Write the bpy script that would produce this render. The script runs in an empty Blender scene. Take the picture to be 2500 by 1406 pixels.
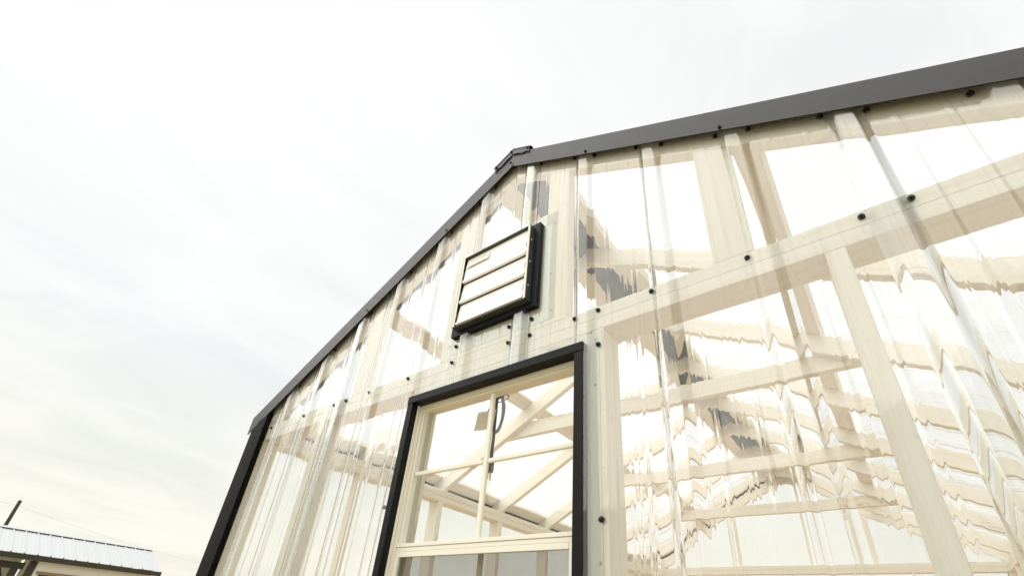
import bpy, bmesh, math, random
from mathutils import Matrix, Vector
random.seed(7)
S = bpy.context.scene
COL = S.collection

# ------------------------------------------------------------------ camera
RM = [[0.794695, 0.602874, 0.070732], [-0.263911, 0.448094, -0.854144], [-0.546636, 0.660117, 0.515203]]          # rows: camera right, down, forward in world axes
FPX, PPX, PPY = 1149.33, 1266.25, 870.91
cd = bpy.data.cameras.new('camera'); cam = bpy.data.objects.new('camera', cd); COL.objects.link(cam)
r, d, f = [Vector(v) for v in RM]
cam.matrix_world = Matrix.Translation((.884, -.95, 1.31)) @ Matrix((r, -d, -f)).transposed().to_4x4()
cd.sensor_fit = 'HORIZONTAL'; cd.sensor_width = 36.0
cd.lens = FPX / 2500 * 36
cd.shift_x = (1250 - PPX) / 2500; cd.shift_y = (PPY - 703) / 2500
cd.clip_start = .02; cd.clip_end = 2000
S.camera = cam

# ------------------------------------------------------------------ sky, sun, exposure
SUN_DIR = Vector((-.30, -.43, .85)).normalized()       # towards the sun
W = bpy.data.worlds.new('World'); S.world = W; W.use_nodes = True
nt = W.node_tree; nt.nodes.clear()
def N(t, **k):
    n = nt.nodes.new(t)
    for a, b in k.items(): setattr(n, a, b)
    return n
def L(a, b): nt.links.new(a, b)
def val(sock, v): sock.default_value = v
def math_(op, a, b=None, clamp=False):
    n = N('ShaderNodeMath', operation=op); n.use_clamp = clamp
    for i, x in enumerate((a, b)):
        if x is None: continue
        if isinstance(x, (int, float)): n.inputs[i].default_value = x
        else: L(x, n.inputs[i])
    return n.outputs[0]
def mixc(fac, a, b, blend='MIX'):
    n = N('ShaderNodeMix', data_type='RGBA', blend_type=blend)
    for s, x in ((n.inputs[0], fac), (n.inputs[6], a), (n.inputs[7], b)):
        if isinstance(x, (int, float)): s.default_value = x
        elif isinstance(x, tuple): s.default_value = (*x, 1) if len(x) == 3 else x
        else: L(x, s)
    return n.outputs[2]
def ramp(fac, stops):
    n = N('ShaderNodeValToRGB'); e = n.color_ramp.elements
    while len(e) < len(stops): e.new(.5)
    for el, (p, c) in zip(e, stops):
        el.position = p; el.color = (*c, 1) if isinstance(c, tuple) else (c, c, c, 1)
    L(fac, n.inputs[0]); return n.outputs[0]
def noise(vec, scale, detail=4, rough=.55, dist=0.):
    n = N('ShaderNodeTexNoise'); val(n.inputs['Scale'], scale); val(n.inputs['Detail'], detail)
    val(n.inputs['Roughness'], rough); val(n.inputs['Distortion'], dist)
    if vec is not None: L(vec, n.inputs['Vector'])
    return n.outputs['Fac']
def mapping(vec, scale=(1, 1, 1), rot=(0, 0, 0), loc=(0, 0, 0)):
    n = N('ShaderNodeMapping'); val(n.inputs['Scale'], scale); val(n.inputs['Rotation'], rot); val(n.inputs['Location'], loc)
    L(vec, n.inputs['Vector']); return n.outputs[0]

SKY_ROT, SKY_X, SKY_Y = .6, 0., 0.
sky = N('ShaderNodeTexSky', sky_type='NISHITA', sun_disc=False)
sky.sun_elevation = math.asin(SUN_DIR.z); sky.sun_rotation = math.atan2(SUN_DIR.x, SUN_DIR.y)
sky.air_density = 1.0; sky.dust_density = 2.0
tc = N('ShaderNodeTexCoord'); sep = N('ShaderNodeSeparateXYZ'); L(tc.outputs['Generated'], sep.inputs[0])
zz = math_('MAXIMUM', sep.outputs[2], 0.0)
den = math_('ADD', zz, .22)
cmb = N('ShaderNodeCombineXYZ'); L(math_('DIVIDE', sep.outputs[0], den), cmb.inputs[0]); L(math_('DIVIDE', sep.outputs[1], den), cmb.inputs[1])
c1 = noise(mapping(cmb.outputs[0], (1.0, .45, 1), (0, 0, SKY_ROT), (SKY_X, SKY_Y, 0)), .85, 3.5, .45, .6)
c2 = noise(mapping(cmb.outputs[0], (1.3, .6, 1), (0, 0, -.4), (3, 1, 0)), 3.2, 5, .55, .8)
cc = math_('ADD', math_('MULTIPLY', c1, .70), math_('MULTIPLY', c2, .30))
cloud = ramp(cc, [(.35, (5.28, 5.42, 5.36)), (.46, (5.90, 5.93, 5.85)), (.57, (6.2, 6.19, 6.1))])
warm = ramp(zz, [(0.0, (.985, .945, .82)), (.18, (.995, .975, .90)), (.40, (1.0, 1.0, 1.0))])
cloud = mixc(1.0, cloud, warm, 'MULTIPLY')
skyc = mixc(.95, sky.outputs[0], cloud)
bg = N('ShaderNodeBackground'); L(skyc, bg.inputs[0]); val(bg.inputs[1], .10)
out = N('ShaderNodeOutputWorld'); L(bg.outputs[0], out.inputs[0])
W.cycles.sampling_method = 'AUTOMATIC'

sl = bpy.data.lights.new('sun', 'SUN'); sl.energy = 1.5; sl.angle = math.radians(90); sl.color = (1.0, .965, .90)
so = bpy.data.objects.new('sun', sl); COL.objects.link(so)
so.rotation_euler = SUN_DIR.to_track_quat('Z', 'Y').to_euler(); so.location = (-6, -9, 12)

S.view_settings.view_transform = 'Standard'; S.view_settings.look = 'None'
S.view_settings.exposure = 0.76; S.view_settings.gamma = 1.0; S.view_settings.use_curve_mapping = False
S.render.engine = 'CYCLES'
cy = S.cycles
cy.max_bounces = 24; cy.transmission_bounces = 24; cy.transparent_max_bounces = 40; cy.glossy_bounces = 8; cy.diffuse_bounces = 5
cy.caustics_refractive = True; cy.caustics_reflective = True; cy.blur_glossy = .3
cy.sample_clamp_indirect = 6.0
cy.use_denoising = True
try: cy.denoiser = 'OPENIMAGEDENOISE'
except Exception: pass

# ------------------------------------------------------------------ materials
def mat(name):
    global nt
    m = bpy.data.materials.new(name); m.use_nodes = True; nt = m.node_tree; nt.nodes.clear()
    return m
def finish(shader):
    o = N('ShaderNodeOutputMaterial'); L(shader, o.inputs[0])
def principled(color, rough=.5, spec=.5, metal=0., normal=None):
    p = N('ShaderNodeBsdfPrincipled')
    for s, x in ((p.inputs['Base Color'], color), (p.inputs['Roughness'], rough)):
        if isinstance(x, (int, float)): s.default_value = x
        elif isinstance(x, tuple): s.default_value = (*x, 1)
        else: L(x, s)
    val(p.inputs['Specular IOR Level'], spec); val(p.inputs['Metallic'], metal)
    if normal is not None: L(normal, p.inputs['Normal'])
    return p.outputs[0]
def bump(h, strength, dist=.001):
    b = N('ShaderNodeBump'); val(b.inputs['Strength'], strength); val(b.inputs['Distance'], dist); L(h, b.inputs['Height'])
    return b.outputs[0]
def objco():
    t = N('ShaderNodeTexCoord'); o = N('ShaderNodeObjectInfo')
    v = N('ShaderNodeVectorMath', operation='ADD')
    k = N('ShaderNodeCombineXYZ'); L(math_('MULTIPLY', o.outputs['Random'], 37.), k.inputs[0]); L(math_('MULTIPLY', o.outputs['Random'], 11.), k.inputs[1])
    L(t.outputs['Object'], v.inputs[0]); L(k.outputs[0], v.inputs[1])
    return v.outputs[0], o.outputs['Random']

def make_wood():
    m = mat('painted_pine'); co, rnd = objco()
    g = noise(mapping(co, (2.2, 60, 60)), 1.0, 5, .6, .4)
    g2 = noise(mapping(co, (.8, 9, 9)), 1.0, 3, .5, .3)
    v = N('ShaderNodeTexVoronoi'); L(mapping(co, (2.4, 9, 9)), v.inputs['Vector']); val(v.inputs['Scale'], 1.); val(v.inputs['Randomness'], 1.)
    knot = ramp(v.outputs['Distance'], [(0.0, 1.0), (.11, .6), (.17, 0.0)])
    ring = ramp(v.outputs['Distance'], [(.17, 0.0), (.21, 1.0), (.25, 0.0)])
    sel = noise(mapping(co, (1.1, 3, 3), loc=(5, 2, 1)), 1.4, 2)
    selm = ramp(sel, [(.50, 0.0), (.56, 1.0)])
    base = mixc(rnd, (.89, .852, .755), (.92, .893, .82))
    base = mixc(ramp(g2, [(.35, 0.0), (.75, .30)]), base, (.78, .70, .55))
    base = mixc(ramp(g, [(.50, 0.0), (.72, .30)]), base, (.64, .54, .38))
    base = mixc(math_('MULTIPLY', math_('MAXIMUM', knot, math_('MULTIPLY', ring, .6)), math_('MULTIPLY', selm, .55)), base, (.36, .25, .14))
    finish(principled(base, .55, .3, normal=bump(g, .6, .001)))
    return m
M = {}
M['wood'] = make_wood()

def make_clear():
    m = mat('clear_polycarbonate')
    t = N('ShaderNodeTexCoord')
    n1 = noise(mapping(t.outputs['Object'], (38, 1, .9)), 1.0, 3, .5)
    b = bump(n1, .02, .002)
    g = N('ShaderNodeBsdfGlass'); val(g.inputs['Color'], (.985, .99, .985, 1)); val(g.inputs['Roughness'], 0.0); val(g.inputs['IOR'], 1.5)
    L(b, g.inputs['Normal'])
    sn = noise(mapping(t.outputs['Object'], (90, 1, 1.1)), 1.0, 4, .6); sp_ = noise(t.outputs['Object'], 70, 2, .5); bl = noise(t.outputs['Object'], 2.2, 3, .5)
    dust = math_('ADD', math_('MULTIPLY', ramp(sn, [(.48, 0.0), (.72, 1.0)]), .06), math_('MULTIPLY', ramp(sp_, [(.66, 0.0), (.72, 1.0)]), .05))
    dust = math_('ADD', math_('MULTIPLY', dust, math_('ADD', bl, .4)), .032)
    df = N('ShaderNodeBsdfDiffuse'); val(df.inputs[0], (.88, .88, .85, 1)); tl = N('ShaderNodeBsdfTranslucent'); val(tl.inputs[0], (.9, .9, .87, 1))
    dd = N('ShaderNodeMixShader'); L(df.outputs[0], dd.inputs[1]); L(tl.outputs[0], dd.inputs[2])
    mx = N('ShaderNodeMixShader'); L(dust, mx.inputs[0]); L(g.outputs[0], mx.inputs[1]); L(dd.outputs[0], mx.inputs[2])
    finish(mx.outputs[0]); return m
M['clear'] = make_clear()

def make_sheet(name, haze, tint, rough=.06, refl=1.0):
    m = mat(name)
    t = N('ShaderNodeTexCoord')
    n1 = noise(mapping(t.outputs['Object'], (3, 3, 3)), 1.0, 3, .5)
    lw = N('ShaderNodeLayerWeight'); val(lw.inputs['Blend'], .5)
    fr = math_('ADD', math_('MULTIPLY', math_('POWER', lw.outputs['Facing'], 5.), .92), .06)
    tr = N('ShaderNodeBsdfTransparent'); val(tr.inputs[0], (*tint, 1))
    tl = N('ShaderNodeBsdfTranslucent'); val(tl.inputs[0], (.95, .945, .92, 1))
    gl = N('ShaderNodeBsdfGlossy'); val(gl.inputs['Roughness'], rough); val(gl.inputs['Color'], (1, 1, 1, 1))
    a = N('ShaderNodeMixShader'); L(math_('MULTIPLY', math_('ADD', n1, .5), haze), a.inputs[0]); L(tr.outputs[0], a.inputs[1]); L(tl.outputs[0], a.inputs[2])
    b = N('ShaderNodeMixShader'); L(math_('MULTIPLY', fr, refl, True), b.inputs[0]); L(a.outputs[0], b.inputs[1]); L(gl.outputs[0], b.inputs[2])
    finish(b.outputs[0]); return m
M['sheet'] = make_sheet('ribbed_clear_sheet', .10, (.992, .99, .982), .05, .65)
M['pane'] = make_sheet('window_glass', .008, (.985, .993, .985), .005, .5)

def make_metal(name, col, rough, spec, bumpy=.12, scale=6, dust=.25):
    m = mat(name); co, rnd = objco()
    n1 = noise(co, scale, 3, .5); n2 = noise(co, 160, 3, .6); n3 = noise(co, 22, 4, .65)
    dustc = tuple(min(1, c * 1.6 + .025) for c in col)
    base = mixc(ramp(n3, [(.48, 0.0), (.78, dust)]), col, dustc)
    rr = math_('ADD', math_('MULTIPLY', n3, .18), rough - .09)
    h = math_('ADD', n1, math_('MULTIPLY', n2, .02))
    finish(principled(base, rr, spec, normal=bump(h, bumpy, .01))); return m
M['charcoal'] = make_metal('charcoal_steel', (.022, .022, .0232), .40, .42, .035)
M['corner'] = make_metal('black_brown_corner_metal', (.0040, .0041, .0036), .55, .08, .02)
M['black'] = make_metal('black_trim_metal', (.0075, .0075, .0085), .45, .13, .03)
M['screwhead'] = make_metal('black_screw', (.010, .010, .010), .38, .4, .02)
M['vinyl'] = make_metal('cream_vinyl', (.80, .785, .69), .42, .4, .02, 4, .0)
M['slat'] = make_metal('pale_aluminium', (.93, .93, .925), .42, .5, .05, 5, .0)
M['ventframe'] = make_metal('green_black_frame', (.048, .060, .060), .35, .5, .04)
M['cord'] = make_metal('dark_rubber', (.045, .047, .05), .5, .4, .04, 30)
M['brass'] = make_metal('nickel_prong', (.55, .47, .38), .3, .6, .0)
M['flash'] = make_metal('grey_green_flashing', (.72, .735, .65), .38, .45, .06, 5, .12)
M['liner'] = make_metal('green_grey_liner', (.50, .52, .44), .4, .4, .03, 5, .1)
M['cable'] = make_metal('wire', (.30, .29, .26), .6, .2, 0)
M['pole'] = make_metal('weathered_pole', (.055, .05, .038), .8, .1, .2, 20)
M['shedroof'] = make_metal('white_steel_roof', (.55, .575, .58), .5, .22, .03, 3, .0)
M['shedtrim'] = make_metal('dark_brown_trim', (.05, .046, .034), .6, .25, .03)
M['shedwall'] = make_metal('cream_siding', (.78, .77, .68), .7, .2, .03, 3, .12)
M['shedwood'] = make_metal('tan_wood', (.30, .22, .13), .7, .2, .1)
M['dark'] = make_metal('dark_opening', (.02, .022, .024), .3, .4, 0)

def make_screen():
    m = mat('insect_screen'); t = N('ShaderNodeTexCoord'); sp = N('ShaderNodeSeparateXYZ'); L(t.outputs['Object'], sp.inputs[0])
    def wire(s):
        x = math_('FRACT', math_('MULTIPLY', s, 1 / .0019)); return math_('LESS_THAN', x, .32)
    w = math_('MAXIMUM', wire(sp.outputs[0]), wire(sp.outputs[2]))
    tr = N('ShaderNodeBsdfTransparent'); df = N('ShaderNodeBsdfDiffuse'); val(df.inputs[0], (.085, .075, .068, 1))
    a = N('ShaderNodeMixShader'); L(w, a.inputs[0]); L(tr.outputs[0], a.inputs[1]); L(df.outputs[0], a.inputs[2]); finish(a.outputs[0]); return m
M['screen'] = make_screen()

def make_paper(name, base, ink, axis, lines, lo, hi):
    m = mat(name); t = N('ShaderNodeTexCoord'); sp = N('ShaderNodeSeparateXYZ'); L(t.outputs['Object'], sp.inputs[0])
    a, b = (sp.outputs[0], sp.outputs[2]) if axis == 'v' else (sp.outputs[2], sp.outputs[0])
    st = math_('LESS_THAN', math_('FRACT', math_('MULTIPLY', a, lines)), .42)
    ws = N('ShaderNodeCombineXYZ'); L(math_('FLOOR', math_('MULTIPLY', a, lines)), ws.inputs[0]); L(math_('MULTIPLY', b, 420.), ws.inputs[1])
    words = math_('GREATER_THAN', noise(ws.outputs[0], 1.0, 1), .45)
    rng = math_('MULTIPLY', math_('GREATER_THAN', b, lo), math_('LESS_THAN', b, hi))
    k = math_('MULTIPLY', math_('MULTIPLY', st, words), rng)
    finish(principled(mixc(math_('MULTIPLY', k, .8), base, ink), .6, .2)); return m
M['paper'] = make_paper('tag_paper', (.70, .62, .46), (.16, .13, .10), 'v', 150., -.026, .026)
M['sticker'] = make_paper('sticker_paper', (.86, .85, .80), (.40, .37, .32), 'h', 260., -.04, .04)

def make_ground():
    m = mat('dry_lawn'); t = N('ShaderNodeTexCoord'); co = t.outputs['Object']
    a = noise(co, .35, 4); b = noise(co, 40, 3, .6)
    base = mixc(ramp(a, [(.45, 0.0), (.62, 1.0)]), (.36, .285, .15), (.42, .345, .215))
    base = mixc(ramp(b, [(.3, 0.0), (.8, .6)]), base, (.47, .42, .30))
    finish(principled(base, .9, .1, normal=bump(b, .6, .01))); return m
M['ground'] = make_ground()
def make_floor():
    m = mat('brown_floor_boards'); co, rnd = objco()
    a = noise(mapping(co, (1.2, 30, 30)), 1.0, 4, .6, .3)
    finish(principled(mixc(a, (.33, .185, .08), (.43, .26, .125)), .7, .2, normal=bump(a, .3, .002))); return m
M['floor'] = make_floor()

# ------------------------------------------------------------------ helpers
def link(name, me, m, parent=None, mw=None):
    o = bpy.data.objects.new(name, me); COL.objects.link(o)
    if m is not None and not me.materials: me.materials.append(M[m])
    if parent: o.parent = parent
    if mw is not None: o.matrix_basis = mw
    return o
def empty(name, loc=(0, 0, 0), parent=None):
    o = bpy.data.objects.new(name, None); COL.objects.link(o); o.location = loc; o.empty_display_size = .2
    if parent: o.parent = parent
    return o
def tag(o, label, cat, group=None, kind=None):
    o['label'] = label; o['category'] = cat
    if group: o['group'] = group
    if kind: o['kind'] = kind
def mesh(name, verts, faces, smooth=False):
    me = bpy.data.meshes.new(name); me.from_pydata(verts, [], faces); me.update()
    if smooth: me.polygons.foreach_set('use_smooth', [True] * len(me.polygons))
    return me
def bevelled(name, verts, faces, bev):
    bm = bmesh.new(); vs = [bm.verts.new(v) for v in verts]
    for f_ in faces: bm.faces.new([vs[i] for i in f_])
    bmesh.ops.recalc_face_normals(bm, faces=bm.faces)
    if bev: bmesh.ops.bevel(bm, geom=list(bm.edges), offset=bev, segments=1, affect='EDGES', clamp_overlap=True)
    me = bpy.data.meshes.new(name); bm.to_mesh(me); bm.free(); return me
def prism(name, poly, y0, y1, m, parent, ang=0., bev=.0022):
    """polygon in the X-Z plane pushed from y0 to y1; the object's own x axis runs along ang (the grain)"""
    cx = sum(p[0] for p in poly) / len(poly); cz = sum(p[1] for p in poly) / len(poly); yc = (y0 + y1) / 2
    c, s = math.cos(ang), math.sin(ang)
    loc = [((x - cx) * c + (z - cz) * s, -(x - cx) * s + (z - cz) * c) for x, z in poly]
    n = len(loc); v = [(x, y0 - yc, z) for x, z in loc] + [(x, y1 - yc, z) for x, z in loc]
    fs = [list(range(n)), list(range(2 * n - 1, n - 1, -1))] + [[i, i + n, (i + 1) % n + n, (i + 1) % n] for i in range(n)]
    me = bevelled(name, v, fs, bev)
    # local x -> (c,0,s), local z -> (-s,0,c)
    mw = Matrix(((c, 0, -s, cx), (0, 1, 0, yc), (s, 0, c, cz), (0, 0, 0, 1)))
    return link(name, me, m, parent, mw)
def rect(x0, x1, z0, z1): return [(x0, z0), (x1, z0), (x1, z1), (x0, z1)]
def box(name, x0, x1, y0, y1, z0, z1, m, parent, bev=.0012, along='x'):
    """axis-aligned board; along = the axis its grain runs on"""
    lx, ly, lz = x1 - x0, y1 - y0, z1 - z0
    ctr = Matrix.Translation(((x0 + x1) / 2, (y0 + y1) / 2, (z0 + z1) / 2))
    if along == 'x': dm = (lx, ly, lz); rot = Matrix.Identity(4)
    elif along == 'y': dm = (ly, lx, lz); rot = Matrix.Rotation(math.pi / 2, 4, 'Z')
    else: dm = (lz, ly, lx); rot = Matrix.Rotation(-math.pi / 2, 4, 'Y')
    a, b, c = [q / 2 for q in dm]
    v = [(sx * a, sy * b, sz * c) for sx in (-1, 1) for sy in (-1, 1) for sz in (-1, 1)]
    fs = [(0, 1, 3, 2), (4, 6, 7, 5), (0, 4, 5, 1), (2, 3, 7, 6), (0, 2, 6, 4), (1, 5, 7, 3)]
    return link(name, bevelled(name, v, fs, bev), m, parent, ctr @ rot)
def strip(name, rows, m, parent, thick=.0014, smooth=False, closed=False):
    """sheet metal: rows of points, joined row to row, given real thickness"""
    n = len(rows[0]); v = [p for r_ in rows for p in r_]; fs = []
    for i in range(len(rows) - 1):
        for j in range(n - 1):
            fs.append((i * n + j, i * n + j + 1, (i + 1) * n + j + 1, (i + 1) * n + j))
    o = link(name, mesh(name, v, fs, smooth), m, parent)
    md = o.modifiers.new('thickness', 'SOLIDIFY'); md.thickness = thick; md.offset = 0
    return o
def tube(name, pts, rad, m, parent=None, seg=8):
    v, fs = [], []; n = len(pts); P = [Vector(p) for p in pts]
    if not hasattr(rad, '__len__'): rad = [rad] * n
    ref = Vector((.13, .9, .31)).normalized()
    for i, p in enumerate(P):
        t = (P[min(i + 1, n - 1)] - P[max(i - 1, 0)]).normalized()
        a = t.cross(ref).normalized(); b = t.cross(a).normalized()
        for k in range(seg):
            w = 2 * math.pi * k / seg; v.append(tuple(p + (a * math.cos(w) + b * math.sin(w)) * rad[i]))
    for i in range(n - 1):
        for k in range(seg):
            fs.append((i * seg + k, i * seg + (k + 1) % seg, (i + 1) * seg + (k + 1) % seg, (i + 1) * seg + k))
    fs += [list(range(seg))[::-1], [(n - 1) * seg + k for k in range(seg)]]
    return link(name, mesh(name, v, fs, True), m, parent)
def spline(P, n=8):
    P = [Vector(p) for p in P]; out_ = []
    for i in range(len(P) - 1):
        p0, p1, p2, p3 = P[max(i - 1, 0)], P[i], P[i + 1], P[min(i + 2, len(P) - 1)]
        for k in range(n):
            t = k / n
            out_.append(.5 * (2 * p1 + (p2 - p0) * t + (2 * p0 - 5 * p1 + 4 * p2 - p3) * t * t + (3 * p1 - p0 - 3 * p2 + p3) * t ** 3))
    out_.append(P[-1]); return out_

# ------------------------------------------------------------------ ground
g = link('ground', mesh('ground', [(-900, -900, 0), (900, -900, 0), (900, 900, 0), (-900, 900, 0)], [(0, 1, 2, 3)]), 'ground')
g['kind'] = 'structure'

# ------------------------------------------------------------------ greenhouse frame
GH = empty('greenhouse')
tag(GH, 'clear ribbed greenhouse with cream timber frame, gable vent and black trimmed window', 'greenhouse')
K = .5487; ANG = math.atan(K)
HW = 1.549                                   # half width over the studs
PB, PJ, PT = 2.056, 2.094, 2.132             # double top plate
RB, RT = 2.950, 3.0515                       # rafter underside / top at the ridge
ROOF = 3.087
YB = 4.62                                    # inner face of the back wall
def roofz(x, z0): return z0 - K * abs(x)
PITCH = .62
for k in range(11):
    a = .095 + k * (YB - .10) / 11
    box('floor_board', -HW + .095, HW - .095, a, a + (YB - .10) / 11 - .006, .012, .044, 'floor', GH, .002)
# front wall: plates
for z0, z1 in ((PB, PJ - .0006), (PJ, PT)):
    box('plate', -HW + .09 * (z0 < PJ) * 0 , HW, 0, .089, z0, z1, 'wood', GH)
# front wall: studs below the plate
for x0, x1 in ((-HW, -HW + .089), (-.976, -.938), (-.376, -.338), (.3105, .3485), (.351, .389), (.911, .949), (HW - .089, HW)):
    box('stud', x0, x1, 0, .089, .04, PB - .0006, 'wood', GH, along='z')
box('sill_plate', -HW, HW, 0, .089, 0.004, .0395, 'wood', GH)
box('header', -.3375, .3100, 0, .089, 1.988, PB - .0006, 'wood', GH)
box('rough_sill', -.3375, .3100, 0, .089, .945, .983, 'wood', GH)
# gable studs above the plate, cut to the rafter slope
for x0, x1 in ((-.789, -.700), (-.265, -.176), (.178, .267), (.692, .781)):
    prism('gable_stud', [(x0, PT + .0006), (x1, PT + .0006), (x1, roofz(x1, RB) - .001), (x0, roofz(x0, RB) - .001)], 0, .038, 'wood', GH, math.pi / 2)
# blocks under and over the vent
box('vent_sill', -.1755, .1775, 0, .038, PT + .0006, PT + .0385, 'wood', GH)
box('vent_sill', -.1755, .1775, 0, .038, PT + .0392, PT + .077, 'wood', GH)
box('vent_header', -.1755, .1775, 0, .038, 2.585, 2.623, 'wood', GH)
# rafters
def rafter_pair(y, t=.038):
    for s in (-1, 1):
        xe = 1.585
        poly = [(0.0008 * s, RB), (0.0008 * s, RT), (s * xe, roofz(xe, RT)), (s * xe, roofz(xe, RT) - .03), (s * (xe - .03), roofz(xe - .03, RB))]
        prism('rafter', poly, y, y + t, 'wood', GH, -s * ANG)
rafter_pair(0.0)
RY = [.61 + PITCH * k for k in range(7)]
for y in RY: rafter_pair(y)
rafter_pair(YB + .051)
# collar ties on every other rafter
for k in (1, 3, 5):
    zb, zt = 2.425, 2.515
    xb = (RT - .012 - zb) / K; xt = (RT - .012 - zt) / K
    prism('collar_tie', [(-xb, zb), (xb, zb), (xt, zt), (-xt, zt)], RY[k] + .0386, RY[k] + .0766, 'wood', GH)
# purlins
def along_y(name, x, z0, w, h, y0, y1, side):
    """flat board on the slope, its underside on the line z0"""
    c, s = math.cos(ANG), math.sin(ANG)
    cx = x; cz = roofz(x, z0)
    # local axes: x along world Y, y along the slope, z normal to the roof
    ex = Vector((0, 1, 0)); ey = Vector((side * c, 0, -s)); ez = Vector((side * s, 0, c))
    o = Vector((cx, (y0 + y1) / 2, cz)) + ez * (h / 2)
    a, b, d_ = (y1 - y0) / 2, w / 2, h / 2
    v = [(sx * a, sy * b, sz * d_) for sx in (-1, 1) for sy in (-1, 1) for sz in (-1, 1)]
    fs = [(0, 1, 3, 2), (4, 6, 7, 5), (0, 4, 5, 1), (2, 3, 7, 6), (0, 2, 6, 4), (1, 5, 7, 3)]
    mw = Matrix(((ex.x, ey.x, ez.x, o.x), (ex.y, ey.y, ez.y, o.y), (ex.z, ey.z, ez.z, o.z), (0, 0, 0, 1)))
    return link(name, bevelled(name, v, fs, .002), 'wood', GH, mw)
for s in (-1, 1):
    for x in (.105, .813, 1.54):
        along_y('purlin', s * x, RT + .0012, .089, .030, 0.0, YB + .089, s)
# side walls and back wall
for s in (-1, 1):
    a, b = sorted((s * HW, s * (HW - .089)))
    for z0, z1 in ((PB, PJ - .0006), (PJ, PT)):
        box('plate', a, b, .0895, YB - .0005, z0 + .0004, z1 - .0004, 'wood', GH, along='y')
    box('sill_plate', a, b, .0895, YB - .0005, .004, .039, 'wood', GH, along='y')
    for k in range(7):
        y = .57 + PITCH * k
        box('stud', a, b, y, y + .038, .0395, PB - .001, 'wood', GH, along='z')
for z0, z1 in ((PB, PJ - .0006), (PJ, PT)):
    box('plate', -HW, HW, YB, YB + .089, z0, z1, 'wood', GH)
box('sill_plate', -HW, HW, YB, YB + .089, .004, .0395, 'wood', GH)
for x0, x1 in ((-HW, -HW + .089), (-.98, -.942), (-.46, -.422), (.42, .458), (.94, .978), (HW - .089, HW)):
    box('stud', x0, x1, YB, YB + .089, .04, PB - .0006, 'wood', GH, along='z')
for x0, x1 in ((-.56, -.471), (.07, .159), (.63, .719)):
    prism('gable_stud', [(x0, PT + .0006), (x1, PT + .0006), (x1, roofz(x1, RB) - .001), (x0, roofz(x0, RB) - .001)], YB + .051, YB + .089, 'wood', GH, math.pi / 2)

# ------------------------------------------------------------------ clear front sheets (real thickness, slightly uneven)
RIBS = [.098 + .2345 * k for k in range(-7, 7)]
def smooth(t): t = max(0., min(1., t)); return t * t * (3 - 2 * t)
def ribh(x, grow=1.0, major=.0170):
    h = 0.
    for r_ in RIBS:
        u = abs(x - r_)
        if u < .040: h = max(h, major * smooth((.0375 * grow - u) / .0245))
        for q in (.078, .157):
            v = abs(x - r_ - q)
            if v < .011: h = max(h, .0011 * smooth((.0095 - v) / .008))
    return h
rw = random.Random(3)
WAVES = [(lam, amp, rw.uniform(0, 6.28)) for lam, amp in ((.2345, .00105), (.131, .00020), (.078, .00004), (.037, .000010), (.0213, .000005), (.0135, .000003), (.0083, .000001))]
def wob(x):
    return sum(a * math.sin(2 * math.pi * x / l + p) for l, a, p in WAVES)
rf = random.Random(11); FLUTES = []
_x = -1.54
while _x < 1.54:
    _x += rf.choice((.005, .009, .03, .055, .07)) * rf.uniform(.7, 1.3)
    FLUTES.append((_x, rf.choice((1, 1, -1)) * rf.uniform(.00003, .00010), rf.uniform(.0011, .0026)))
def flute(x):
    return sum(a * math.exp(-((x - c) / w) ** 2) for c, a, w in FLUTES if abs(x - c) < 3 * w)
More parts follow.
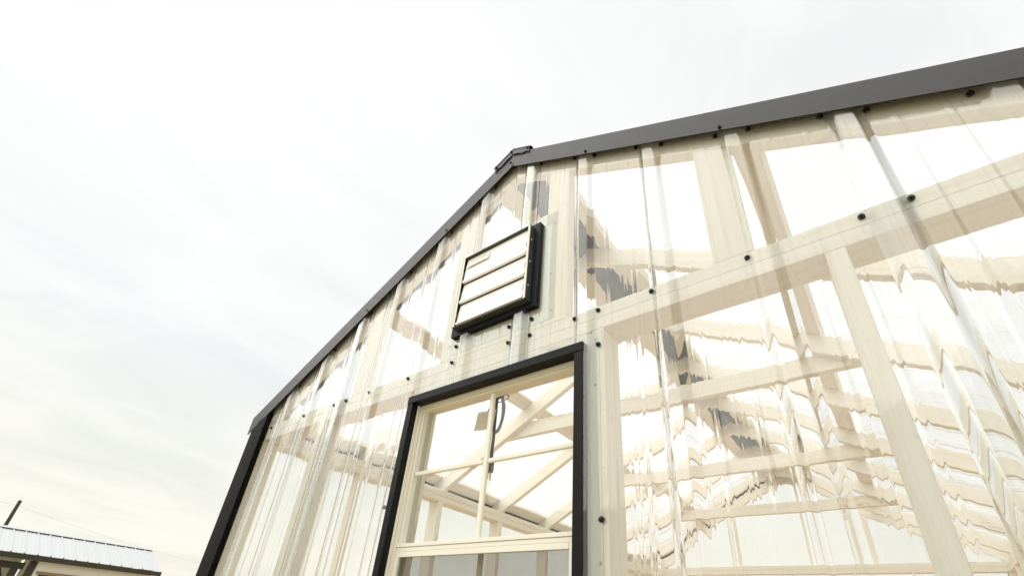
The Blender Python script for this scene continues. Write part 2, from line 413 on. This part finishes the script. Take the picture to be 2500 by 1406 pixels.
def front_sheet(x0, x1, off, opening=None):
    """profile drawn along x and pulled up to the roof line; opening = list of (xa,xb,za,zb) cut-outs"""
    dx = .0011; n = int((x1 - x0) / dx) + 1
    xs = set(round(x0 + (x1 - x0) * i / n, 5) for i in range(n + 1))
    lv = [.06]
    for o_ in opening or []:
        for q in o_[:2]:
            if x0 < q < x1: xs.add(round(q, 5))
        lv += [o_[2], o_[3]]
    xs = sorted(xs); lv = sorted(lv); nl = len(lv) + 1
    V = []; F = []
    def yf(x): return -.0052 - off - ribh(x) - flute(x) + .00006 * math.sin(x * 71 + 1.) + .000006 * math.sin(x * 223 + 2.) + .000002 * math.sin(x * 610)
    def yb(x):
        hp = (ribh(x + .0008) - ribh(x - .0008)) / .0016
        return -.0052 - off - ribh(x) + .0029 * math.sqrt(1 + hp * hp) + wob(x)
    def zl(x, j):
        zt = roofz(x, ROOF - .012)
        return zt if j == nl - 1 else min(lv[j], zt - .002 * (nl - 1 - j))
    for x in xs:
        for j in range(nl): V.append((x, yf(x), zl(x, j)))
    nb = len(V)
    for x in xs:
        for j in range(nl): V.append((x, yb(x), zl(x, j)))
    def solid(i, j):
        if i < 0 or i >= len(xs) - 1 or j < 0 or j >= nl - 1: return False
        cx = (xs[i] + xs[i + 1]) / 2
        if lv and j < len(lv):
            za = lv[j]; zb = lv[j + 1] if j + 1 < len(lv) else 99
            for (xa, xb, oa, ob) in opening or []:
                if xa < cx < xb and za >= oa - 1e-6 and zb <= ob + 1e-6: return False
        return True
    sm = []; mi = []
    def wall(a, b, c, d_):
        k = len(V); V.extend([V[a], V[b], V[c], V[d_]]); F.append((k, k + 1, k + 2, k + 3)); sm.append(False); mi.append(len(F) - 1)
    for i in range(len(xs) - 1):
        for j in range(nl - 1):
            if not solid(i, j): continue
            a = i * nl + j; b = (i + 1) * nl + j
            F.append((a, b, b + 1, a + 1)); sm.append(True)
            F.append((nb + a, nb + a + 1, nb + b + 1, nb + b)); sm.append(True)
            if not solid(i, j - 1): wall(a, nb + a, nb + b, b)
            if not solid(i, j + 1): wall(a + 1, b + 1, nb + b + 1, nb + a + 1)
            if not solid(i - 1, j): wall(a, a + 1, nb + a + 1, nb + a)
            if not solid(i + 1, j): wall(b, nb + b, nb + b + 1, b + 1)
    me = mesh('wall_panel', V, F); me.polygons.foreach_set('use_smooth', sm)
    me.materials.append(M['clear']); me.materials.append(M['pane'])
    for q in mi: me.polygons[q].material_index = 1
    return link('wall_panel', me, None, GH)
WIN = (-.3640, .3345, .955, 2.0135); VEN = (-.183, .153, 2.215, 2.562)
front_sheet(-1.535, RIBS[3] + .036, .0)            # to the rib at -0.84
front_sheet(RIBS[3] - .036, RIBS[7] + .036, .0026, [WIN, VEN])
front_sheet(RIBS[7] - .036, RIBS[11] + .036, .0, [WIN, VEN])
front_sheet(RIBS[11] - .036, 1.535, .0026)

# ------------------------------------------------------------------ thin ribbed sheets: roof, side walls, back wall
def rib_profile(u0, u1, pitch=.2345, phase=.1):
    pts = []; k = math.floor((u0 - phase) / pitch) - 1
    cand = set([u0, u1])
    while phase + k * pitch < u1 + pitch:
        c = phase + k * pitch
        for q in (-.032, -.024, -.012, 0, .012, .024, .032): cand.add(c + q)
        for q in (.078, .157):
            for w in (-.009, -.003, .003, .009): cand.add(c + q + w)
        k += 1
    for u in sorted(c for c in cand if u0 <= c <= u1):
        m_ = (u - phase + pitch / 2) % pitch - pitch / 2
        h = .019 * smooth((.032 - abs(m_)) / .018)
        for q in (.078, .157 - pitch, .157, .078 - pitch):
            h = max(h, .0026 * smooth((.0095 - abs(m_ - q)) / .006))
        pts.append((u, h))
    return pts
def thin_panel(name, prof, fn, mname='sheet', parent=None, steps=1):
    rows = [[fn(u, h, t / steps) for u, h in prof] for t in range(steps + 1)]
    n = len(prof); v = [p for r_ in rows for p in r_]
    fs = [(i * n + j, i * n + j + 1, (i + 1) * n + j + 1, (i + 1) * n + j) for i in range(steps) for j in range(n - 1)]
    return link(name, mesh(name, v, fs, True), mname, parent or GH)
ns, nc = math.sin(ANG), math.cos(ANG)
edges = [-.012, .92, 1.86, 2.80, 3.74, YB + .105]
for s in (-1, 1):
    for a, b in zip(edges[:-1], edges[1:]):
        pr = rib_profile(a + .0, b + .02 * (b < 4.6), phase=.185)
        thin_panel('roof_panel', pr, lambda u, h, t, s=s: (s * (.012 + 1.61 * t + ns * h), u, ROOF + .0015 * (int(u * 1.0638) % 2) - K * (.012 + 1.61 * t) + nc * h))
    for a, b in zip([.002, .94, 1.88, 2.82, 3.76], [.96, 1.90, 2.84, 3.78, YB + .085]):
        pr = rib_profile(a, b, phase=.12)
        thin_panel('wall_panel', pr, lambda u, h, t, s=s: (s * (HW + .003 + h), u, .05 + (2.14 - .05) * t))
for a, b in zip([-1.54, -.82, .118, 1.06], [-.80, .138, 1.08, 1.54]):
    pr = rib_profile(a, b, phase=.098)
    thin_panel('wall_panel', pr, lambda u, h, t: (u, YB + .092 + h, .05 * (1 - t) + t * roofz(u, ROOF - .014)))

# ------------------------------------------------------------------ dark metal trim
def rake_trim(s, y, back=False):
    q = 1 if not back else -1
    xs_ = [s * (.0 + .0005)] + [s * x for x in (.2, .5, .8, 1.1, 1.4, 1.612)]
    prof = [(y + .004 * q, 2.990), (y - .0005 * q, 2.9885), (y, 2.992), (y, 3.078), (y + .016 * q, 3.0915), (y + (.155 if not back else .10) * q, 3.0925)]
    rows = [[(x, py, pz - K * abs(x)) for py, pz in prof] for x in xs_]
    return strip('rake_trim', rows, 'charcoal', GH)
rake_trim(-1, -.0295); rake_trim(1, -.0315)
rake_trim(-1, YB + .122, True); rake_trim(1, YB + .124, True)
for s in (-1, 1):
    for yy, q in ((0, -1), (YB + .089, 1)):
        top = lambda x: roofz(x, 2.999)
        prof = [(s * 1.459, yy + q * .0026), (s * 1.459, yy + q * .0275), (s * 1.4605, yy + q * .029), (s * 1.52, yy + q * .0298), (s * 1.578, yy + q * .029), (s * 1.580, yy + q * .027), (s * 1.580, yy - q * .09), (s * 1.5745, yy - q * .092)]
        strip('corner_trim', [[(x, y, .02) for x, y in prof], [(x, y, top(x)) for x, y in prof]], 'corner' , GH)
    # dark eave trim outside the wall top
    strip('eave_trim', [[(s * 1.577, y, 2.075), (s * 1.577, y, 2.212), (s * 1.60, y, 2.2035)] for y in (.10, YB - .01)], 'corner', GH)
# ridge cap: two wings and folded front flaps
rows = []
for y in (-.0345, 1.6, 3.2, YB + .13):
    rows.append([(x, y, 3.0965 - K * max(abs(x) - .004, 0) ) for x in (-.10, -.07, -.03, -.012, 0, .012, .03, .07, .10)])
strip('ridge_cap', rows, 'charcoal', GH)
for s in (-1, 1):
    xs_ = [s * x for x in (.002, .03, .055, .075, .092)]
    low = [3.060, 3.063, 3.058, 3.066, 3.060]
    yo = -.034 if s < 0 else -.0365
    prof = [[(x, yo - .002 * (i % 2), low[i] - K * abs(x)), (x, yo, 3.085 - K * abs(x)), (x, yo - .003, 3.0945 - K * abs(x))] for i, x in enumerate(xs_)]
    strip('ridge_cap_flap', prof, 'charcoal', GH)

# ------------------------------------------------------------------ screws
def screw_mesh():
    v, fs = [], []
    def ring(n, r_, y, ph=0): 
        k = len(v); v.extend([(r_ * math.cos(2 * math.pi * i / n + ph), y, r_ * math.sin(2 * math.pi * i / n + ph)) for i in range(n)]); return k
    n = 12
    a = ring(n, .0088, 0.004); b = ring(n, .0088, -.0015); c = ring(n, .0078, -.0026); d_ = ring(n, .0048, -.0030)
    for p, q in ((a, b), (b, c), (c, d_)):
        for i in range(n): fs.append((p + i, p + (i + 1) % n, q + (i + 1) % n, q + i))
    e = ring(6, .0049, -.0030); f_ = ring(6, .0047, -.0078); g_ = ring(6, .0038, -.0088)
    for p, q in ((e, f_), (f_, g_)):
        for i in range(6): fs.append((p + i, p + (i + 1) % 6, q + (i + 1) % 6, q + i))
    fs.append([g_ + i for i in range(6)]); fs.append([d_ + i for i in range(n)])
    me = mesh('screw', v, fs); me.materials.append(M['screwhead']); return me
SCREW = screw_mesh()
def screw(x, z, y=-.0046, ang=0., sc=1.0):
    sc *= .78; y -= .0016
    o = link('screw', SCREW, None, GH, Matrix.Translation((x, y, z)) @ Matrix.Rotation(random.uniform(0, 1), 4, 'Y') @ Matrix.Scale(sc, 4))
    return o
for u in (-2.4271, -2.1228, -1.8739, -1.7784, -1.6136, -1.3707, -1.1331, -.8723, -.7857, -.6162, -.5363, -.3707, -.122, .1133, .2003):
    x = (u + .9604) * .95 - .028; screw(x, 2.1135 + random.uniform(-.002, .002), -.0046 - .0026 * (-.876 < x < .134 or x > 1.0))
for x, z in ((.053, 2.174), (.142, 2.173), (-.184, 2.176)): screw(x, z, -.007)
for x, z in ((.374, 1.549), (.374, 2.002), (-.396, 1.642)): screw(x, z, -.0065)
for r_ in RIBS:
    for q in (-.041, .041):
        x = r_ + q
        if abs(x) < 1.43 and abs(x) > .06: screw(x, roofz(x, 3.000) + random.uniform(-.006, .006), -.0072)
for s, xl in ((-1, (.34, .80)), (1, (.352, .78))):
    for x in xl: screw(s * x, roofz(x, 2.9995), -.0335, 0, .72)
for x, z in ((-.082, 3.035), (-.004, 3.080), (.082, 3.040), (.0, 3.005)): screw(x, z, -.0375, 0, .8)
for x, z in ((-1.4597 - .012, 2.115), (-1.4597 - .012, 1.40)): screw(x, z, -.0305, 0, .8)

TACK = bpy.data.meshes.new('tack'); _b = bmesh.new(); bmesh.ops.create_uvsphere(_b, u_segments=10, v_segments=6, radius=.0042)
for _v in _b.verts: _v.co.y *= .35
_b.to_mesh(TACK); _b.free(); TACK.materials.append(M['brass'])
for x, z in ((.366, 2.022), (.362, 1.885), (.368, 1.462), (.206, 2.33), (.214, 2.18), (.216, 2.555), (-.222, 2.19), (-.10, 2.158), (.09, 2.160)):
    link('tack', TACK, None, GH, Matrix.Translation((x, -.0026, z)))
# ------------------------------------------------------------------ flashing strips behind the sheets
box('flashing', -.372, .385, -.0016, -.0004, 1.992, 2.046, 'flash', GH, 0)
box('flashing', .312, .3745, -.0020, -.0010, .95, 1.9915, 'flash', GH, 0, 'z')
box('flashing', -.3735, -.339, -.0020, -.0010, .95, 1.9915, 'flash', GH, 0, 'z')
box('flashing', .165, .2235, -.0016, -.0006, 2.150, 2.585, 'flash', GH, 0, 'z')
box('flashing', -.236, -.165, -.0016, -.0006, 2.150, 2.585, 'flash', GH, 0, 'z')
box('flashing', -.1645, .1645, -.0016, -.0006, 2.150, 2.216, 'flash', GH, 0)
box('flashing', -.1645, .2235, -.0026, -.0017, 2.566, 2.612, 'flash', GH, 0)

# ------------------------------------------------------------------ window
WN = empty('window', (-.0146, .0155, -.0216), GH); WN.scale = (1.0165, 1, 1.0165)
WN['label'] = 'single-hung window with black trim, white muntins and an insect screen'
def trimL(name, pts_out):
    return pts_out
yo_, yi_ = -.040, -.0035
def jamb_trim(s):
    a, b = .345, .319
    return box('trim', *sorted((s * a, s * b)), yo_, yi_, .9905, 1.976, 'black', WN, .0009, 'z')
jamb_trim(-1); jamb_trim(1)
def head_trim(z0, z1, inner, x0, x1):
    return box('trim', x0, x1, yo_ - .0015, yi_, min(z1, inner), max(z1, inner), 'black', WN, .0009)
head_trim(0, 2.0035, 1.9765, -.346, .346); head_trim(0, .962, .990, -.346, .346)
# cream frame
def fbox(name, x0, x1, y0, y1, z0, z1, m='vinyl', par=WN, bev=.001): return box(name, x0, x1, y0, y1, z0, z1, m, par, bev)
for s in (-1, 1):
    a, b = sorted((s * .3175, s * .3065)); fbox('frame', a, b, -.004, .020, .992, 1.9755); box('jamb_liner', a, b, .0205, .050, .992, 1.9755, 'liner', WN, .001, 'z')
    a, b = sorted((s * .3060, s * .2965)); fbox('sash', a, b, .0015, .0215, 1.530, 1.9645)
    a, b = sorted((s * .3060, s * .2890)); fbox('screen_frame', a, b, -.0025, .010, 1.004, 1.507)
fbox('frame', -.306, .306, -.004, .022, 1.9650, 1.9755)
fbox('frame', -.306, .306, -.012, .058, .992, 1.0035)
fbox('sash', -.2962, .2962, .0018, .0215, 1.9565, 1.9645)
fbox('meeting_rail', -.306, .306, -.0035, .030, 1.5195, 1.5296)
fbox('meeting_rail', -.306, .306, -.0015, .030, 1.5075, 1.5187)
fbox('screen_frame', -.2885, .2885, -.0025, .010, 1.4925, 1.507)
fbox('screen_frame', -.2885, .2885, -.0025, .010, 1.004, 1.018)
fbox('muntin', -.0082, .0082, .0065, .0175, 1.530, 1.9563, bev=.002)
fbox('muntin', -.2962, -.0100, .0070, .0170, 1.7335, 1.7465, bev=.002)
fbox('muntin', .0100, .2962, .0070, .0170, 1.7335, 1.7465, bev=.002)
box('glass', -.297, .297, .0178, .0208, 1.529, 1.957, 'pane', WN, 0)
box('glass', -.292, .292, .034, .037, 1.010, 1.520, 'pane', WN, 0)
fbox('muntin', -.0095, .0095, .0300, .0338, 1.030, 1.5050, bev=.001)
fbox('sash', -.3060, -.2925, .031, .056, 1.004, 1.530); fbox('sash', .2925, .3060, .031, .056, 1.004, 1.530)
fbox('sash', -.2920, .2920, .0375, .056, 1.508, 1.530); fbox('sash', -.2920, .2920, .0375, .056, 1.004, 1.030)
link('screen', mesh('screen', [(-.2885, .004, 1.018), (.2885, .004, 1.018), (.2885, .004, 1.4925), (-.2885, .004, 1.4925)], [(0, 1, 2, 3)]), 'screen', WN)

# ------------------------------------------------------------------ gable vent
VN = empty('vent', (-.015, 0, 0), GH)
VN['label'] = 'louvred exhaust shutter with three pale slats in a dark frame'
vx, vz0, vz1 = .183, 2.2065, 2.569
yf_ = -.0255
def ring_strip(name, pts, m):          # closed rectangular ring from concentric profile rows (half-width, z0, z1, y)
    rows = []
    for hx, z0, z1, y in pts:
        rows.append([(-hx, y, z0), (hx, y, z0), (hx, y, z1), (-hx, y, z1), (-hx, y, z0)])
    return strip(name, rows, m, VN, .0012)
ring_strip('trim', [(vx, vz0, vz1, -.004), (vx, vz0, vz1, yf_), (.1625, 2.2245, 2.5505, yf_), (.1625, 2.2245, 2.5505, -.006)], 'black')
X1, Z0, Z1, YV = .1600, 2.2265, 2.5485, -.0500
box('side_rail', X1 - .0016, X1, YV, -.0, Z0, Z1, 'ventframe', VN, .0004, 'z'); box('side_rail', -X1, -X1 + .0016, YV, 0, Z0, Z1, 'ventframe', VN, .0004, 'z')
box('top_rail', -X1 + .002, X1 - .002, YV, 0, Z1 - .0016, Z1, 'ventframe', VN, .0004); box('bottom_rail', -X1 + .002, X1 - .002, YV, 0, Z0, Z0 + .0016, 'ventframe', VN, .0004)
for s in (-1, 1):
    a, b = sorted((s * (X1 - .0018), s * (X1 - .0105))); box('front_lip', a, b, YV - .0006, YV + .0012, Z0 + .002, Z1 - .002, 'vinyl', VN, .0004, 'z')
    for z in (2.30, 2.40, 2.50): pass
    me = SCREW
    for z in (2.285, 2.385, 2.485):
        o = link('rivet', bpy.data.meshes.get('rivet') or (lambda: (lambda m_: m_)(bpy.data.meshes.new('rivet')))(), None, VN)
        o.matrix_basis = Matrix.Translation((s * X1, -.040, z)) @ Matrix.Rotation(s * math.pi / 2, 4, 'Z')
rm = bpy.data.meshes.get('rivet')
bm = bmesh.new(); bmesh.ops.create_uvsphere(bm, u_segments=10, v_segments=6, radius=.0030)
for v_ in bm.verts: v_.co.y *= .5
bm.to_mesh(rm); bm.free(); rm.materials.append(M['slat'])
for k in range(3):
    zb = 2.2345 + k * .0945; zt = zb + (.0900 if k < 2 else .119)
    yb_, yt_ = -.0480, -.0375
    rows = []
    for x in (-.1455, 0, .1455):
        rows.append([(x, yt_ + .004, zt + .003), (x, yt_, zt), (x, yt_ * .62 + yb_ * .38, zt * .62 + zb * .38), (x, yb_ + .003, zb + .013), (x, yb_ - .0012, zb + .009), (x, yb_ - .002, zb + .002), (x, yb_ + .006, zb)])
    sl_ = strip('slat', rows, 'slat', VN, .0012)
    for q in (.062, .045):
        t = q / (zt - zb)
        o = link('rivet', rm, None, sl_, Matrix.Translation((-.002, yb_ + (yt_ - yb_) * t - .0022, zb + q)))
    for s in (-1, 1):
        box('pivot', *sorted((s * .1458, s * .1562)), -.050, -.028, zb + .028, zb + .052, 'ventframe', sl_, .001)
st = link('sticker', mesh('sticker', [(-.055, 0, -.02), (.055, 0, -.02), (.055, 0, .02), (-.055, 0, .02)], [(0, 1, 2, 3)]), 'sticker', VN)
tl_ = math.atan2(.021, .1035)
st.matrix_basis = Matrix.Translation((-.085, -.0437, 2.5125)) @ Matrix.Rotation(tl_ * -1, 4, 'X')
box('backing', -.150, .150, -.010, -.008, Z0 + .004, Z1 - .004, 'ventframe', VN, 0)

# ------------------------------------------------------------------ power cord with plug and tag, hanging behind the window head
CE = empty('hanging_cord', (-.092, .13, 1.77))
tag(CE, 'dark coiled power cord with plug and paper tag hanging behind the window', 'power cord')
def rel(P): return [Vector(p) - Vector((-.11, .13, 1.78)) for p in P]
YC = .145
loops = [
 [(-.06, .06, 2.235), (-.075, .12, 2.16), (-.10, YC, 2.05), (-.086, YC, 1.99), (-.092, YC, 1.935), (-.112, YC, 1.905), (-.135, YC, 1.93), (-.160, YC, 1.975), (-.135, YC + .01, 2.03), (-.110, YC + .01, 2.035), (-.098, YC + .01, 1.99), (-.101, YC + .01, 1.94), (-.118, YC + .012, 1.912), (-.14, YC + .012, 1.935), (-.15, YC + .012, 1.985), (-.125, YC, 2.04), (-.117, YC - .004, 2.00), (-.115, YC - .006, 1.93), (-.114, YC - .006, 1.87), (-.117, YC - .006, 1.825)]]
tube('cord', spline(rel(loops[0]), 8), .0050, 'cord', CE, 8)
tube('cord_tie', spline(rel([(-.122, YC - .008, 2.026), (-.085, YC - .008, 2.033), (-.080, YC + .014, 2.033), (-.12, YC + .016, 2.024), (-.125, YC, 2.024)]), 5), .002, 'cord', CE, 6)
pl = tube('plug', rel([(-.1165, YC - .006, 1.836), (-.117, YC - .006, 1.822), (-.1175, YC - .006, 1.806), (-.1178, YC - .006, 1.796), (-.118, YC - .006, 1.775), (-.118, YC - .006, 1.770)]), [.0078, .0080, .0105, .0140, .0145, .0135], 'cord', CE, 10)
for q in (-.005, .005):
    c = Vector((-.118 + q, YC - .006, 1.760)) - Vector((-.11, .13, 1.78))
    box('prong', c.x - .0009, c.x + .0009, c.y - .003, c.y + .003, c.z - .011, c.z + .011, 'brass', pl, .0004)
tube('prong', rel([(-.118, YC + .002, 1.771), (-.118, YC + .002, 1.745)]), .0023, 'brass', pl, 8)
tagw, tagh = .050, .034
def tag_pt(u, v): return (u * tagw, .006 * math.sin(u * 2.2 + .4) , v * tagh)
nu = 8; V_ = []; F_ = []
for i in range(nu + 1):
    for j in range(2): V_.append(tag_pt(-1 + 2 * i / nu, -1 + 2 * j))
for i in range(nu): F_.append((i * 2, i * 2 + 2, i * 2 + 3, i * 2 + 1))
o = link('tag', mesh('tag', V_, F_, True), 'paper', CE)
o.matrix_basis = Matrix.Translation(Vector((-.148, YC - .018, 1.948)) - Vector((-.11, .13, 1.78))) @ Matrix.Rotation(.14, 4, 'Y') @ Matrix.Rotation(-.25, 4, 'Z')
md = o.modifiers.new('thickness', 'SOLIDIFY'); md.thickness = .0005

# ------------------------------------------------------------------ shed in the distance
SH = empty('storage_shed', (-16.8, 1.0, 0))
tag(SH, 'low cream shed with ribbed white metal roof and dark brown trim', 'shed')
XE, ZE, XR, ZR, YR = -16.766, 2.300, -18.30, 2.955, 4.70
def sp(x, y, z): return (x + 16.8, y - 1.0, z)
YL = -4.4
def shed_panel(y0, y1, side):
    prof = []
    c = y0
    while c < y1 - .01:
        prof += [(c, .0), (c + .012, .024), (c + .034, .024), (c + .046, .0), (c + .11, .0), (c + .118, .004), (c + .130, .004), (c + .138, 0.), (c + .19, 0.), (c + .198, .004), (c + .210, .004), (c + .218, 0.)]
        c += .262
    prof.append((y1, 0.))
    rows = []
    for t in (0., 1.):
        x = XE + .03 + (XR - XE - .03) * t; z = ZE + (ZR - ZE) * t + .012
        rows.append([sp(2 * XR - x if side else x, y, z + h) for y, h in prof])
    return strip('roof_panel', rows, 'shedroof', SH, .001)
y = YR
ys = []
while y > YL: ys.append((y - .786, y)); y -= .786
for a, b in ys:
    shed_panel(a, b, False)
    shed_panel(a, b, True)
YL = ys[-1][0]
strip('ridge_cap', [[sp(XR + q, y, ZR + .050 - abs(q) * .43) for q in (-.13, 0, .13)] for y in (YL, YR - .02)], 'shedroof', SH, .002)
strip('closure_strip', [[sp(XR + .128, y, ZR - .045), sp(XR + .128, y, ZR - .012)] for y in (YL, YR - .05)], 'shedtrim', SH, .002)
XW = XE - .16
def sbox(name, x0, x1, y0, y1, z0, z1, m, par=None, bev=0): return box(name, *(x0 + 16.8, x1 + 16.8), y0 - 1, y1 - 1, z0, z1, m, par or SH, bev, 'y')
sbox('fascia', XE - .01, XE + .02, YL, YR + .02, ZE - .115, ZE + .004, 'shedtrim')
sbox('soffit', XW, XE - .0105, YL, YR, ZE - .10, ZE - .085, 'shedwood')
WY = 1.86
sbox('wall', XW - .08, XW, WY + .10, YR - .20, .02, ZE - .102, 'shedwall')
sbox('post', XW - .02, XW + .03, WY - .06, WY + .095, .02, ZE - .116, 'shedtrim')
sbox('corner_board', XW - .02, XW + .022, YR - .199, YR - .08, .02, ZE - .116, 'shedtrim')
sbox('porch_wall', XW - 1.25, XW - 1.17, YL + .1, WY - .061, .02, ZE + .2, 'shedwall')
sbox('wall', XW - 1.17, XW - .081, WY - .0, WY + .06, .02, ZE + .1, 'shedwall')
sbox('beam', XW - .10, XW - .03, YL, WY - .12, ZE - .33, ZE - .18, 'shedtrim')
sbox('post', XW - .115, XW - .025, WY - .34, WY - .20, .02, ZE - .331, 'shedtrim')
prism_pts = [(WY - .62, ZE - .335), (WY - .52, ZE - .335), (WY - .345, ZE - .66), (WY - .345, ZE - .82)]
v = [sp(XW - .09, y, z) for y, z in prism_pts] + [sp(XW - .05, y, z) for y, z in prism_pts]
link('brace', bevelled('brace', v, [(0, 1, 2, 3), (7, 6, 5, 4), (0, 4, 5, 1), (1, 5, 6, 2), (2, 6, 7, 3), (3, 7, 4, 0)], 0), 'shedtrim', SH)
sbox('window_lintel', XW - .02, XW + .02, WY + .16, WY + 1.7, 1.90, 1.97, 'shedwood')
sbox('window_pane', XW - .01, XW + .006, WY + .22, WY + 1.64, 1.05, 1.899, 'dark')
sbox('gable_wall', XW - 1.2, XW - .081, YR - .21, YR - .16, .02, ZE + .1, 'shedwall')

# ------------------------------------------------------------------ utility pole and wires
PE = empty('utility_pole', (-40, 3.47, 0))
tag(PE, 'thin dark pole rising behind the white shed roof', 'utility pole')
tube('shaft', [(0, 0, 0), (0, 0, 3), (0, 0, 6.33)], [.11, .10, .085], 'pole', PE, 12)
def wire(z, label):
    a, b = Vector((-40, 3.47, z)), Vector((-62, 27.9, z)); pts = []
    b2 = Vector((-22, -16.5, z))
    for (p, q) in ((b2, a), (a, b)):
        for i in range(20):
            t = i / 20; w = p.lerp(q, t); w.z -= .55 * 4 * t * (1 - t) * .8; pts.append(w)
    pts.append(b)
    o = tube('power_line', pts, .0042, 'cable', None, 6); tag(o, label, 'power line', 'power lines')
wire(6.05, 'upper thin power line sloping past the top of the dark pole')
wire(4.62, 'lower thin power line showing just right of the shed roof end')
